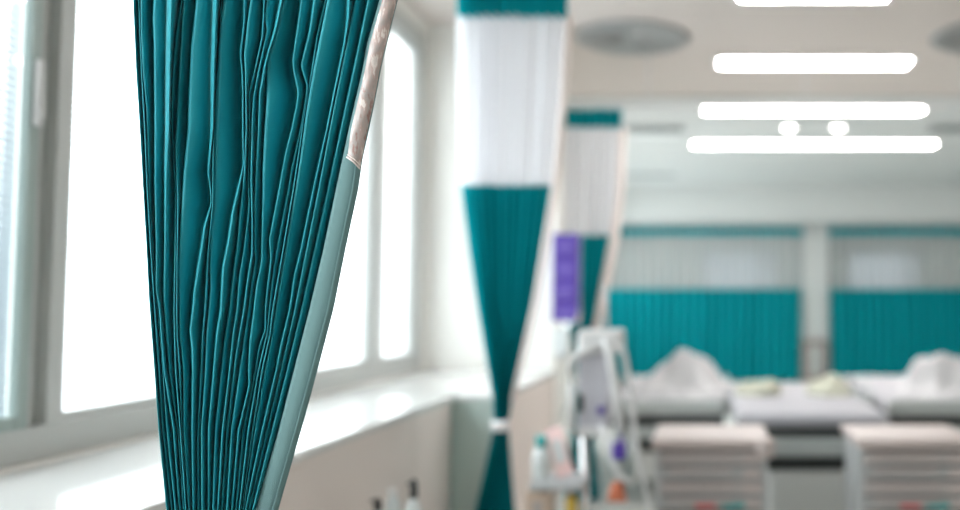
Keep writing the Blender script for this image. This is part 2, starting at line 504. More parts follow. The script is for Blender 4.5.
# ------------------------------------------------------------------ near curtain, folds measured one by one
Y1 = 1.30
CR = [  # each fold: [(picture y, picture x)], and the width of its lit left face by y
    ([(0, 133.5), (70, 136.5), (120, 139.7), (180, 143), (250, 147), (300, 149.5), (360, 154), (430, 159), (510, 166.7)], 0.6),
    ([(0, 139), (28, 140), (70, 141.7), (130, 145), (190, 147.5), (250, 151), (310, 155), (370, 159), (430, 163), (510, 172)], 1.0),
    ([(0, 141.5), (30, 141.6), (73, 143.8), (110, 147), (190, 149.3), (250, 152.6), (310, 157.5), (360, 162.4), (430, 167.2), (510, 175.6)], 1.0),
    ([(0, 154.7), (20, 153.6), (41, 154.7), (130, 155.4), (180, 155.2), (250, 156.8), (288, 156.5), (310, 160), (340, 162), (370, 164.5), (430, 174), (510, 179.7)], 1.4),
    ([(0, 171.5), (40, 170.5), (70, 169.8), (130, 168.8), (180, 166.3), (250, 165.4), (300, 164.4), (310, 165.4), (340, 167.5), (370, 169.8), (430, 178), (510, 183.8)],
     [(0, 5.5), (130, 4.5), (190, 2.6), (250, 1.6), (510, 1.0)]),
    ([(0, 182.2), (27, 178), (55, 174.6), (95, 172.2), (130, 172), (147, 173.2), (190, 176), (250, 175.4), (310, 174.3), (340, 175), (370, 175.8), (430, 180.5), (510, 186)], 1.2),
    ([(0, 184), (150, 176), (200, 178), (240, 177.6), (310, 176.8), (340, 177.5), (370, 179.8), (430, 182), (510, 187.4)], 0.9),
    ([(0, 197.3), (48, 191.8), (70, 191), (95, 189.7), (130, 188.6), (168, 185), (190, 183.4), (221, 181.5), (250, 179.4), (270, 178), (310, 179.8), (334, 179.8), (370, 183.9), (430, 184), (510, 189)], 1.2),
    ([(0, 216.5), (40, 215), (70, 214), (130, 213), (172, 208.5), (190, 211), (203, 211.6), (228, 205), (250, 202), (268, 199), (292, 195), (310, 193.5), (330, 190.8), (348, 192.8), (370, 193.4), (430, 192.6), (510, 193.4)],
     [(0, 4.6), (70, 4.2), (130, 3.4), (172, 1.6), (203, 1.0), (228, 2.6), (268, 2.8), (300, 2.0), (360, 1.8), (430, 1.6), (510, 1.2)]),
    ([(0, 222), (150, 213.5), (205, 213), (250, 208.5), (274, 207), (310, 205.2), (334, 203), (360, 202), (430, 198), (510, 198.2)], 1.0),
    ([(0, 224.7), (34, 220.6), (70, 218.5), (100, 217.8), (130, 215.8), (155, 215.1), (190, 213.6), (225, 211.6), (250, 210.7), (268, 210.3), (288, 211.4), (310, 209.3), (334, 207.3), (370, 206), (430, 202), (510, 202.4)], 1.2),
    ([(0, 244.6), (20, 244.6), (55, 240.8), (70, 242.3), (90, 243.2), (130, 243.2), (165, 243.8), (190, 238.5), (214, 233), (240, 229.5), (268, 223.8), (310, 221.5), (334, 217.5), (360, 215.1), (430, 209), (510, 208.5)],
     [(0, 1.8), (165, 1.2), (190, 2.4), (230, 2.6), (310, 2.2), (370, 1.7), (510, 1.2)]),
    ([(0, 251.8), (20, 248.8), (55, 245), (70, 246), (130, 246.7), (167, 245), (190, 243.3), (214, 240.5), (250, 237.6), (268, 234.8), (310, 230.4), (340, 225.5), (360, 223.2), (430, 216), (510, 213.3)], 1.5),
    ([(0, 264.4), (20, 263.7), (38, 262.4), (70, 255.2), (93, 249.4), (130, 249.4), (180, 248.6), (207, 249.4), (250, 244.4), (275, 240.2), (310, 237.4), (334, 233.5), (370, 229.8), (430, 222.7), (510, 218)], 1.2),
    ([(0, 267.8), (15, 265), (31, 267.8), (48, 263.7), (70, 259), (98, 254), (115, 252.7), (180, 251.4), (221, 252.6), (252, 252.5), (280, 248), (310, 244.1), (334, 240), (360, 235.6), (430, 227.3), (510, 221.6)], 1.3),
    ([(0, 282.3), (30, 276), (51, 269.2), (70, 264.5), (94, 260.3), (130, 258.9), (190, 255.8), (220, 254.8), (240, 254.2), (260, 255.9), (285, 252), (310, 249), (334, 245.4), (360, 241.9), (430, 232), (510, 227)],
     [(0, 3.4), (60, 2.4), (100, 1.4), (510, 1.3)]),
    ([(0, 284), (40, 274.5), (60, 267.6), (100, 267.2), (130, 265.2), (175, 263.4), (190, 263.6), (250, 262.2), (258, 262.5), (290, 256.5), (310, 254.4), (340, 250.5), (370, 249), (385, 249.4), (400, 246), (430, 238.7), (510, 231.9)], 1.2),
    ([(0, 301.5), (27, 298), (60, 293.2), (70, 294), (92, 298.7), (105, 297.4), (130, 291.9), (157, 285.3), (190, 279.5), (240, 269.9), (258, 271.4), (295, 267), (310, 265.8), (330, 265.6), (347, 259.4), (370, 255.8), (385, 253), (430, 243.5), (510, 236)], 1.2),
    ([(0, 315.2), (32, 310.4), (66, 301.5), (86, 308), (100, 306), (130, 301.0), (168, 292.2), (190, 288.7), (250, 277.3), (268, 274.2), (310, 269.6), (335, 267), (370, 258.7), (430, 248.5), (510, 239.4)],
     [(0, 2.6), (66, 1.4), (130, 1.2), (510, 1.1)]),
    ([(0, 326.2), (37, 317.3), (70, 312.5), (87, 309.5), (115, 304.2), (154, 299), (190, 293.5), (250, 283.3), (310, 272.9), (335, 270), (370, 262.3), (430, 252.8), (510, 241.7)],
     [(0, 1.8), (130, 1.2), (510, 1.0)]),
    ([(0, 328), (70, 314), (115, 306.5), (154, 301.5), (190, 296), (250, 285.8), (310, 276), (340, 271.5), (370, 265.2), (430, 255.5), (510, 243.5)], 0.8),
    ([(0, 349.5), (20, 348.4), (45, 344.7), (70, 339.4), (97, 333.7), (130, 327), (150, 322.4), (190, 313.6), (250, 301.3), (275, 295), (310, 289.8), (347, 281), (370, 276.7), (430, 262.5), (510, 245.6)],
     [(0, 3.4), (45, 2.2), (130, 1.6), (510, 1.1)]),
    ([(0, 355.7), (27, 350.5), (70, 342.2), (130, 330.3), (190, 319), (250, 306.9), (310, 295.2), (370, 281.4), (430, 267.3), (510, 249)], 1.0),
    ([(0, 368.7), (37, 361.2), (70, 354.3), (130, 341.3), (190, 328.5), (250, 315.2), (310, 301.9), (370, 287.8), (430, 272.8), (510, 253)],
     [(0, 1.6), (510, 1.2)]),
]
BL = [(0, 379.7), (45, 366.9), (70, 362.6), (130, 348.8), (190, 336), (250, 323.5), (310, 309.5), (370, 294.2), (430, 279), (510, 255.5)]
BR = [(0, 397.6), (70, 380.5), (100, 375), (133, 368), (160, 362.2), (190, 358), (250, 345.2), (310, 333.2), (370, 317.4), (430, 301), (510, 278)]


def lerp(tab, y):
    if not isinstance(tab, list):
        return tab
    if y <= tab[0][0]:
        return tab[0][1]
    for (a, va), (b, vb) in zip(tab, tab[1:]):
        if y <= b:
            t = (y - a) / (b - a)
            return va + (vb - va) * t
    return tab[-1][1]


def smooth_at(tab, y, h=1.6):
    return (lerp(tab, y - h) + 2 * lerp(tab, y) + lerp(tab, y + h)) / 4 if 0 < y < 510 else lerp(tab, y)


TIE_PY, TOP_PY = 800.0, -71.0


def fold_x(tab, y, i, n):
    """picture x of a fold line for any height, carried on above and below the picture"""
    if y < 0:
        x0 = lerp(tab, 0)
        return x0 + (x0 - 264) * (0.05 if x0 < 264 else 0.13) * (-y / 71.0)
    if y <= 510:
        return smooth_at(tab, y)
    x5 = lerp(tab, 510)
    tie = 190 + 17.0 * i / n
    if y <= TIE_PY:
        t = (y - 510) / (TIE_PY - 510)
        return x5 + (tie - x5) * t
    t = min(1, (y - TIE_PY) / 320.0)
    return tie + ((x5 - 215) * 0.9) * t


def near_rows(ylist, zs=None):
    rows = []
    n = len(CR)
    for y in ylist:
        xs = [fold_x(c[0], y, i, n) for i, c in enumerate(CR)]
        gap = 0.9 if y <= 510 else 0.35
        for i in range(1, n):
            xs[i] = max(xs[i], xs[i - 1] + gap)
        bl_ = fold_x(BL, y, n, n)
        xs = [min(x, bl_ - 0.6) for x in xs]
        k = 1.0 if y <= 430 else max(0.45, 1 - (y - 430) / 600)
        row = []
        for i, x in enumerate(xs):
            w = lerp(CR[i][1], max(0, min(510, y)))
            nx = xs[i + 1] - lerp(CR[i + 1][1], max(0, min(510, y))) if i + 1 < n else bl_ + 0.5
            wide = max(0.2, nx - x)
            D = (0.032 + 0.0017 * min(wide, 26)) * k
            prot = lambda q: max(0.0, min(4.0, q - 1.5))
            wn = lerp(CR[i + 1][1], max(0, min(510, y))) if i + 1 < n else 1.0
            D = D / (1 + 0.45 * prot(wn)) + 0.006 * prot(w)
            yc = Y1 + 0.004 * math.sin(i * 2.4 + y * 0.011) - 0.006 * prot(w)
            if i == 0:
                row.append(P(x + 1.0, y, yc + 0.03))
            row.append(P(x - 0.45 * min(w, 2), y, yc + 0.0045))
            row.append(P(x, y, yc))
            row.append(P(x + 0.12 * wide, y, yc + 0.035 * D))
            row.append(P(x + 0.45 * wide, y, yc + 0.22 * D))
            row.append(P(x + 0.80 * wide, y, yc + 0.62 * D))
            row.append(P(nx, y, yc + D))
        row.append(P(bl_ + 1.2, y, Y1 + 0.0065))
        rows.append(row)
    return rows


c1 = empty('cubicle_curtain', (P(264, 0, Y1).x, Y1, 0.35),
           'large sharp teal pleated curtain tied back before the windows, with a vinyl label sleeve', 'curtain')
ylist = [TOP_PY + 4.0 * k for k in range(int((TIE_PY + 320 - TOP_PY) / 4) + 1)]
solid(MB().grid(near_rows(ylist)).build('drape', M['teal'], c1), 0.0007)


def strip_rows(ylist, l, r, front, back, n=7, bulge=0.004):
    rows = []
    for y in ylist:
        a, b = fold_x(l, y, 24, 24), fold_x(r, y, 26, 24)
        if y > 510:
            b = max(b, a + 3)
        rows.append([P(a + (b - a) * k / n, y, front + (back - front) * k / n - bulge * math.sin(PI * k / n)) for k in range(n + 1)])
    return rows


ylh = [y for y in ylist]
solid(MB().grid(strip_rows(ylh, BL, BR, Y1 + 0.004, Y1 + 0.012)).build('edge_hem', M['hem'], c1), 0.0012)['label'] = 'pale grey-teal hem strip'
# stitched seam lip along the outer edge of the hem
BR2 = [(y, x - 6.2) for y, x in BR]
solid(MB().grid(strip_rows([y for y in ylh if y > 160], BR2, BR, Y1 + 0.001, Y1 + 0.0095, 4, 0.001)).build('hem_seam', M['hem'], c1), 0.001)
# vinyl sleeve
SL = [(0, 382.3), (45, 369.5), (70, 365.0), (130, 351.0), (158, 347.2), (190, 340)]
SR = [(0, 397.0), (70, 379.7), (100, 374.3), (133, 367), (168, 360), (190, 357)]
ry = [-70 + k * 5.0 for k in range(46)]
rows = []
for y in ry:
    a, b = fold_x(SL, y, 24, 24), fold_x(SR, y, 24, 24)
    row = []
    for k in range(9):
        t = k / 8
        yy = y
        if y > 100:
            yy = 100 + (y - 100) * (157 + 12 * t - 100) / 55.0
            a, b = lerp(SL, min(yy, 189)), lerp(SR, min(yy, 189))
        row.append(P(a + (b - a) * t, yy, Y1 - 0.004 + 0.008 * t - 0.004 * math.sin(PI * t) + 0.0012 * math.sin(y * 0.19 + 3 * t) * math.sin(PI * t)))
    rows.append(row)
MB().grid(rows).build('label_sleeve', M['sleeve'], c1)['label'] = 'clear vinyl sleeve with pink and white paper'
mb = MB()
mb.tube([P(346.5, 157, Y1 - 0.006), P(353, 161.5, Y1 - 0.009), P(360, 169, Y1)], 0.0011, 8)
mb.tube([P(347.5, 154.5, Y1 - 0.006), P(354, 159, Y1 - 0.009), P(361, 166, Y1)], 0.0008, 8)
mb.build('sleeve_edge', M['hem_white'], c1)

# netting and header above the picture
top = near_rows([TOP_PY])[0]


def upright(row, z0, z1, n):
    return [[Vector((p.x, p.y, z0 + (z1 - z0) * k / n)) for p in row] for k in range(n + 1)]


zt = top[0].z
MB().grid(upright(top, zt, 2.72, 6)).build('netting', M['net'], c1)
MB().grid(upright(top, 2.72, 2.85, 2)).build('header_band', M['teal'], c1)
tp, tq = P(188, TIE_PY, Y1), P(209, TIE_PY, Y1)
MB().box(tp.x - .004, tq.x + .004, Y1 - 0.012, Y1 + 0.04, tp.z - 0.02, tp.z + 0.02, 0.008).build('tie_band', M['strap'], c1)


# ------------------------------------------------------------------ gathered curtains further in
def gathered(name, Y, sections, n, depth, label, seed, hem_side=None, tie=None, flat=False):
    """sections = [(part, material, [(py, xl, xr)])], hung from the top down in soft folds"""
    rnd = random.Random(seed)
    ph = [rnd.uniform(-0.35, 0.35) for _ in range(2 * n + 1)]
    am = [rnd.uniform(0.55, 1.0) for _ in range(2 * n + 1)]
    allr = [r for s in sections for r in s[2]]
    base = P((allr[-1][1] + allr[-1][2]) / 2, allr[-1][0], Y)
    root = empty(name, base, label, 'curtain')
    w0 = abs(allr[0][2] - allr[0][1])

    def row(py, xl, xr):
        a, b = P(xl, py, Y), P(xr, py, Y)
        wf = 1.0 if flat else 0.45 + 0.55 * min(1, (xr - xl) / w0)
        out = []
        N = 2 * n
        for k in range(N):
            for s in range(4):
                t = (k + s / 4) / N
                u = (1 - math.cos(PI * s / 4)) / 2
                d0 = (1 if k % 2 else -1) * am[k]
                d1 = (-1 if k % 2 else 1) * am[k + 1]
                tt = t + (ph[k] * (1 - s / 4) + ph[k + 1] * s / 4) / N * 0.6 * math.sin(PI * t)
                out.append(Vector((a.x + (b.x - a.x) * tt, Y + depth * wf * (d0 + (d1 - d0) * u) * 0.5, a.z)))
        out.append(Vector((b.x, Y, b.z)))
        return out

    def dense(rs, step=12):
        o = []
        for (y0, l0, r0), (y1, l1, r1) in zip(rs, rs[1:]):
            m_ = max(1, int(abs(y1 - y0) / step))
            for k in range(m_):
                t = k / m_
                o.append((y0 + (y1 - y0) * t, l0 + (l1 - l0) * t, r0 + (r1 - r0) * t))
        return o + [rs[-1]]

    for part, m_, rs in sections:
        MB().grid([row(*r) for r in dense(rs)]).build(part, m_, root)
    if hem_side:
        rows = []
        for py, l, r, w in hem_side:
            rows.append([P(r - 1, py, Y - depth * .5 - 0.01), P(r + w * .5, py, Y - depth * .5 - 0.02), P(r + w, py, Y - depth * .3)])
        solid(MB().grid(rows).build('edge_hem', M['hem_white'], root), 0.004)
    if tie:
        py, l, r = tie
        a, b = P(l, py, Y), P(r, py, Y)
        h = 0.024
        pts = []
        m_ = MB()
        nseg = 20
        ring = []
        for zz in (-h, h):
            ring.append([Vector(((a.x + b.x) / 2 + (b.x - a.x) / 2 * math.cos(2 * PI * k / nseg), Y + (depth * 0.34 + .012) * math.sin(2 * PI * k / nseg), a.z + zz)) for k in range(nseg + 1)])
        m_.grid(ring)
        solid(m_.build('tie_band', M['strap'], root), 0.004)
    return root


Y2, Y3, YFAR = 4.10, 6.40, 14.4
bot2 = 700
gathered('cubicle_curtain', Y2, [
    ('header_band', M['teal_far'], [(-14, 459, 568), (17, 459, 567)]),
    ('netting', M['net'], [(17, 459, 567), (100, 460, 562), (186, 462, 555)]),
    ('drape', M['teal_far'], [(185, 463, 553), (250, 471, 543), (300, 478, 534), (350, 486, 524), (400, 494, 512), (425, 495, 508),
                              (450, 490, 510), (510, 477, 515), (700, 452, 534)])],
    11, 0.11, 'blurred teal curtain with white netting top tied before the white pillar', 3,
    hem_side=[(17, 459, 566, 7), (100, 460, 561, 6), (185, 462, 553, 5), (300, 478, 534, 4), (400, 493, 512, 2)],
    tie=(425, 492.5, 509))
gathered('cubicle_curtain', Y3, [
    ('header_band', M['teal_far'], [(109, 566, 622), (128, 565, 622)]),
    ('netting', M['net'], [(128, 560, 622), (190, 558, 620), (236, 557, 616)]),
    ('drape', M['teal_far'], [(235, 558, 610), (300, 566, 599), (345, 573, 592), (381, 578, 588), (420, 572, 594), (560, 560, 606)])],
    8, 0.11, 'narrow teal curtain with white netting top hanging behind the purple boxes', 5,
    hem_side=[(128, 560, 620, 6), (190, 558, 618, 6), (236, 557, 611, 8), (300, 566, 599, 7), (345, 573, 592, 5), (381, 578, 588, 3)],
    tie=(381, 576, 590))
gathered('cubicle_curtain', YFAR, [
    ('header_band', M['teal_far'], [(227, 600, 803), (236, 600, 803)]),
    ('netting', M['net_far'], [(236, 600, 803), (289, 600, 803)]),
    ('drape', M['teal_far'], [(288, 600, 801), (330, 600, 800), (381, 600, 800)])],
    22, 0.16, 'drawn teal curtain on the far wall left of the pale column', 8, flat=True)
gathered('cubicle_curtain', YFAR, [
    ('header_band', M['teal_far'], [(227, 828, 1040), (236, 828, 1040)]),
    ('netting', M['net_far'], [(236, 828, 1040), (289, 828, 1040)]),
    ('drape', M['teal_far'], [(288, 829, 1040), (330, 830, 1040), (381, 830, 1040)])],
    23, 0.16, 'drawn teal curtain on the far wall right of the pale column', 11, flat=True)


def track(Y, z, x0, x1, label, n):
    r = empty('curtain_track', ((x0 + x1) / 2, Y, z), label, 'curtain track')
    MB().box(x0, x1, Y - 0.014, Y + 0.014, z, z + 0.028, 0.003).build('rail', M['white'], r)
    for k in range(n):
        x = x0 + (x1 - x0) * (k + 0.5) / n
        MB().tube([(x, Y, z + 0.028), (x, Y, ZC if Y < 14 else 2.72)], 0.007, 8).build('hanger_rod', M['white'], r)


track(Y1 + .02, 2.86, XW, 1.2, 'white ceiling track carrying the large near teal curtain', 3)
track(Y2, P(500, -15, Y2).z, XW, 3.2, 'white ceiling track carrying the teal curtain before the pillar', 4)
track(Y3, P(590, 108, Y3).z, -0.99, 3.6, 'white ceiling track carrying the narrow curtain behind the purple boxes', 4)
track(YFAR, P(700, 226, YFAR).z, XW, XR, 'long white track carrying both curtains on the far wall', 7)

# ------------------------------------------------------------------ ceiling fittings
ST = [(-9, 733, 896), (61, 712, 916), (108.5, 697, 930), (143, 686, 942)]
names = ['short strip lamp at the top edge of the picture', 'second strip lamp from the top, above the ceiling joint',
         'third strip lamp from the top, above two round lamps', 'longest strip lamp, lowest in the row below two round lamps']
for (py, l, r), nm in zip(ST, names):
    a, b = PZ(l, py, ZC), PZ(r, py, ZC)
    o = empty('strip_lamp', ((a.x + b.x) / 2, a.y, ZC), 'glowing white ceiling ' + nm, 'ceiling lamp', 'strip lamps in the ceiling')
    hy = 0.115
    x0, x1 = a.x + 0.0082 * a.y, b.x - 0.0082 * a.y
    f = MB()
    f.box(x0 - .04, x1 + .04, a.y - hy - .04, a.y - hy, ZC - 0.02, ZC).box(x0 - .04, x1 + .04, a.y + hy, a.y + hy + .04, ZC - 0.02, ZC)
    f.box(x0 - .04, x0, a.y - hy, a.y + hy, ZC - 0.02, ZC).box(x1, x1 + .04, a.y - hy, a.y + hy, ZC - 0.02, ZC)
    f.build('housing', M['light_white'], o)
    MB().box(x0, x1, a.y - hy, a.y + hy, ZC - 0.016, ZC - 0.002).build('diffuser', M['light'], o)
for px, s in ((789, 'left one of the pair between two strip lamps'), (838, 'right one of the pair between two strip lamps')):
    a = PZ(px, 127, ZC)
    o = empty('round_lamp', a, 'small round glowing ceiling lamp, ' + s, 'ceiling lamp', 'round lamps in the ceiling')
    MB().lathe([(0.057, -0.002), (0.085, -0.018), (0.096, -0.012), (0.096, 0.0)], a, 28).build('bezel', M['light_white'], o)
    MB().lathe([(0.001, -0.022), (0.04, -0.021), (0.055, -0.016), (0.055, -0.002)], a, 28).build('diffuser', M['light_soft'], o)


def swirl_vent(px, py, label):
    c = PZ(px, py, ZC)
    o = empty('ceiling_vent', c, label, 'ceiling vent', 'round swirl vents in the ceiling')
    R = 0.385
    MB().box(c.x - .56, c.x + .56, c.y - .52, c.y + .52, ZC - 0.008, ZC, 0.002).build('mounting_plate', M['ceil'], o)
    MB().lathe([(0.01, -0.009), (R, -0.009), (R, -0.012), (0.01, -0.012)], c, 40).build('cavity', M['ventdark'], o)
    MB().lathe([(R - 0.015, -0.010), (R + 0.02, -0.010), (R + 0.03, -0.018), (R, -0.034), (R - 0.02, -0.030)], c, 48).build('rim', M['vent'], o)
    b = MB()
    for k in range(14):
        a0 = 2 * PI * k / 14
        p = []
        for r_ in (0.09, R - 0.015):
            da = 0.075 if r_ < 0.2 else 0.055
            wv = 0.008 if r_ < 0.2 else 0.028
            d = Vector((math.cos(a0), math.sin(a0), 0))
            s = Vector((-math.sin(a0), math.cos(a0), 0))
            p += [c + d * r_ - s * wv + Vector((0, 0, -0.014)), c + d * r_ + s * wv + Vector((0, 0, -0.038))]
        v = [b.bm.verts.new(q) for q in (p[0], p[1], p[3], p[2])]
        b.bm.faces.new(v)
    solid(b.build('blades', M['vent'], o), 0.002)
    MB().lathe([(0.001, -0.030), (0.06, -0.028), (0.08, -0.02), (0.08, -0.012)], c, 28).build('hub', M['vent'], o)


swirl_vent(632, 36, 'round swirl air vent in the beige ceiling beside the netting curtain')
swirl_vent(990, 34, 'round swirl air vent cut off by the right picture edge')
for px, py, w, d, l in ((655, 128, 0.62, 0.36, 'grey ceiling grille right beside the narrow curtain header'),
                        (650, 176, 0.75, 0.55, 'faint grey ceiling grille farther back above the far left curtain'),
                        (958, 128, 0.62, 0.36, 'grey ceiling grille at the right picture edge')):
    c = PZ(px, py, ZC)
    o = empty('air_grille', c, l, 'ceiling vent', 'flat grilles in the far ceiling')
    f = MB()
    f.box(c.x - w / 2 - .03, c.x + w / 2 + .03, c.y - d / 2 - .03, c.y - d / 2, ZC - 0.015, ZC)
    f.box(c.x - w / 2 - .03, c.x + w / 2 + .03, c.y + d / 2, c.y + d / 2 + .03, ZC - 0.015, ZC)
    f.box(c.x - w / 2 - .03, c.x - w / 2, c.y - d / 2, c.y + d / 2, ZC - 0.015, ZC)
    f.box(c.x + w / 2, c.x + w / 2 + .03, c.y - d / 2, c.y + d / 2, ZC - 0.015, ZC)
    f.build('grille_frame', M['white'], o)
    f = MB()
    f.box(c.x - w / 2, c.x + w / 2, c.y - d / 2, c.y + d / 2, ZC - 0.003, ZC)
    k = c.y - d / 2 + .03
    while k < c.y + d / 2 - .02:
        f.obox((c.x - w / 2, k, ZC - 0.012), (c.x + w / 2, k, ZC - 0.012), 0.022, 0.003)
        k += 0.05
    f.build('louvres', M['grille'], o)

# ------------------------------------------------------------------ wall dispenser with purple boxes by the pillar
Yg = 5.80
a, b = P(553, 233, Yg), P(577, 321, Yg)
gw = b.x - a.x
hgt = (a.z - b.z)
rk = empty('glove_rack', ((a.x + b.x) / 2, Yg + .06, b.z), 'slim white wall rack on the pillar edge holding purple boxes', 'rack')
f = MB()
f.box(a.x - .006, b.x + .006, Yg + 0.115, Yg + 0.123, b.z - 0.008, a.z + .01)
f.box(a.x - .006, b.x + .006, Yg - .003, Yg + 0.115, b.z - 0.014, b.z - 0.002)
f.build('back_plate', M['white'], rk)
for xx in (a.x - .006, b.x + .002):
    MB().box(xx, xx + .004, Yg - 0.004, Yg + 0.115, b.z - .002, b.z + 0.06).build('side_lip', M['white'], rk)
nb = 4
for k in range(nb):
    z0 = b.z + hgt * k / nb
    z1 = b.z + hgt * (k + 1) / nb - 0.003
    pos = ('lowest', 'second lowest', 'second from the top', 'topmost')[k]
    o = MB().box(a.x, b.x, Yg, Yg + 0.112, z0, z1, 0.003).build('glove_box', M['purple'])
    tag(o, 'purple cardboard box in the rack beside the pillar, %s of four' % pos, 'box', 'purple boxes in the wall rack')
    MB().box(a.x + gw * .2, a.x + gw * .8, Yg - 0.002, Yg + .001, z0 + 0.03, z0 + .07, .0005).build('opening_flap', M['purple_pale'], o)
a, b = P(554, 328, Yg), P(568, 359, Yg)
o = empty('soap_dispenser', ((a.x + b.x) / 2, Yg, b.z), 'small pale wall dispenser under the purple boxes', 'dispenser')
MB().box(a.x, b.x, Yg, Yg + 0.10, b.z + .03, a.z, 0.012).build('housing', M['clear'], o)
MB().box(a.x + .02, b.x - .02, Yg - .01, Yg + 0.06, b.z, b.z + .03, 0.005).build('push_lever', M['grey'], o)
MB().box(-1.0, a.x, Yg + 0.08, Yg + 0.10, b.z + .06, a.z - .03).build('bracket', M['white'], o)

# ------------------------------------------------------------------ ventilator cart with hoses, arms and tray
YV = 3.8
V = lambda px, py, dy=0.0: P(px, py, YV + dy)
vc = empty('ventilator_cart', (V(595, 500).x, YV + 0.1, 0), 'white ventilator on a wheeled column with hoses and a side tray', 'ventilator')
a, b = V(577, 330), V(621, 354)
MB().box(a.x, b.x, YV, YV + 0.22, b.z, a.z, 0.02).build('top_casing', M['white'], vc)
a, b = V(578, 353), V(608, 428)
sc_ = MB().box(a.x, b.x, YV + .01, YV + 0.20, b.z, a.z, 0.01).build('control_panel', M['lav'], vc)
q, r_ = V(578.5, 395), V(583, 412)
MB().box(q.x, r_.x, YV + .002, YV + 0.012, r_.z, q.z).build('slot', M['dark'], sc_)
q, r_ = V(597, 406), V(605, 415)
MB().lathe([(0.001, 0), (0.016, 0), (0.016, 0.03), (0.001, 0.03)], V(601, 414, -0.008), 16).build('dial', M['purple'], sc_)
a, b = V(576, 427), V(606, 437)
MB().box(a.x, b.x, YV - .01, YV + 0.2, b.z, a.z, 0.008).build('lower_shelf', M['white'], vc)
MB().tube([V(584.5, 436, .1), (V(584.5, 436).x, YV + .1, 0.10)], 0.020, 14).build('column', M['chrome'], vc)
MB().tube([V(572, 430, -.03), V(571.5, 390, -.03), V(570, 366, -.03), V(575, 357, -.02), V(600, 347, -.01)], 0.017, 12).build('support_arm', M['white'], vc)
MB().tube([V(606, 338, -.04), V(610, 352, -.05), V(615, 390, -.05), V(621, 430, -.05)], 0.020, 12).build('support_arm', M['white'], vc)
MB().tube([V(601, 425, -.02), V(608, 440, -.05), V(612, 462, -.06), V(622, 478, -.06), V(634, 484, -.06)], 0.011, 10).build('hose', M['white'], vc)
MB().tube([V(612, 340, .02), V(624, 352, -.02), V(631, 390, -.03), V(635, 440, -.04), V(643, 475, -.05), V(649, 505, -.05), V(645, 540, -.03), V(620, 548, 0), V(584.5, 540, .1)], 0.012, 10).build('hose', M['white'], vc)
MB().tube([V(607, 330, .1), V(606.5, 300, .1), V(605, 285, .1)], 0.008, 10).build('drip_pole', M['steel'], vc)
f = MB()
for ang in range(5):
    t = 2 * PI * ang / 5 + 0.3
    c0 = Vector((V(584.5, 436).x, YV + .1, 0.10))
    e = c0 + Vector((math.cos(t) * 0.27, math.sin(t) * 0.27, -0.015))
    f.obox(c0, e, 0.045, 0.035, 0.006)
f.build('foot_base', M['grey'], vc)
for ang in range(5):
    t = 2 * PI * ang / 5 + 0.3
    c0 = Vector((V(584.5, 436).x + math.cos(t) * 0.255, YV + .1 + math.sin(t) * 0.255, 0.0))
    MB().tube([c0 + Vector((-0.012, 0, 0.034)), c0 + Vector((0.012, 0, 0.034))], 0.034, 14).build('caster', M['dark'], vc)
a, b = V(531, 481), V(583, 488)
tz = a.z
MB().box(a.x, b.x, YV - 0.05, YV + 0.2, tz - 0.035, tz, 0.008).build('side_tray', M['grey'], vc)
a, b = V(522, 512), V(606, 520)
lz = V(540, 522).z
MB().box(a.x, b.x, YV - 0.06, YV + 0.2, lz - 0.02, lz, 0.004).build('low_tray', M['grey'], vc)
MB().tube([V(533, 480, .17), (V(533, 480).x, YV + .17, lz - .01)], 0.006, 8).build('tray_post', M['steel'], vc)

c = V(541, 460, .04)
c.z = tz
o = empty('bottle', c, 'cloudy plastic bottle with a teal cap on the grey tray', 'bottle')
MB().lathe([(0.001, 0), (0.034, 0), (0.037, 0.01), (0.037, 0.10), (0.030, 0.125), (0.016, 0.135), (0.016, 0.14)], c).build('body', M['clear'], o)
MB().lathe([(0.022, 0.138), (0.024, 0.142), (0.022, 0.185), (0.001, 0.187)], c).build('cap', M['tealcap'], o)
o = empty('paper_packet', V(560, 482, .02), 'leaning pink and white paper packet on the grey tray', 'packet')
p0, p1 = V(566, 481.5, .05), V(553, 428, .10)
p0.z = tz + .012
MB().obox(p0, p1, 0.075, 0.022, 0.005, up=(0, 1, 0)).build('wrapper', M['pink'], o)
MB().obox(p0 + (p1 - p0) * 0.3 + Vector((0, -.018, 0)), p0 + (p1 - p0) * 0.75 + Vector((0, -.018, 0)), 0.05, 0.012, up=(0, 1, 0)).build('label_sheet', M['white'], o)
a, b = V(526, 492), V(550, 520)
o = MB().box(a.x, b.x, YV - .02, YV + .12, lz, tz - .04, 0.006).build('carton', M['card'])
MB().box(a.x + .03, b.x - .03, YV - 0.022, YV - .018, lz + .03, tz - .08).build('carton_flap', M['trolley'], o)
tag(o, 'beige carton standing below the grey tray of the ventilator', 'box')
c = V(571, 515, .02)
c.z = lz
o = empty('yellow_bottle', c, 'slim yellow bottle below the grey tray beside the column', 'bottle')
MB().lathe([(0.001, 0), (0.022, 0), (0.024, 0.01), (0.024, 0.09), (0.012, 0.105), (0.012, 0.11)], c).build('body', M['yellow'], o)
MB().lathe([(0.015, 0.108), (0.015, 0.14), (0.001, 0.142)], c).build('cap', M['brown'], o)
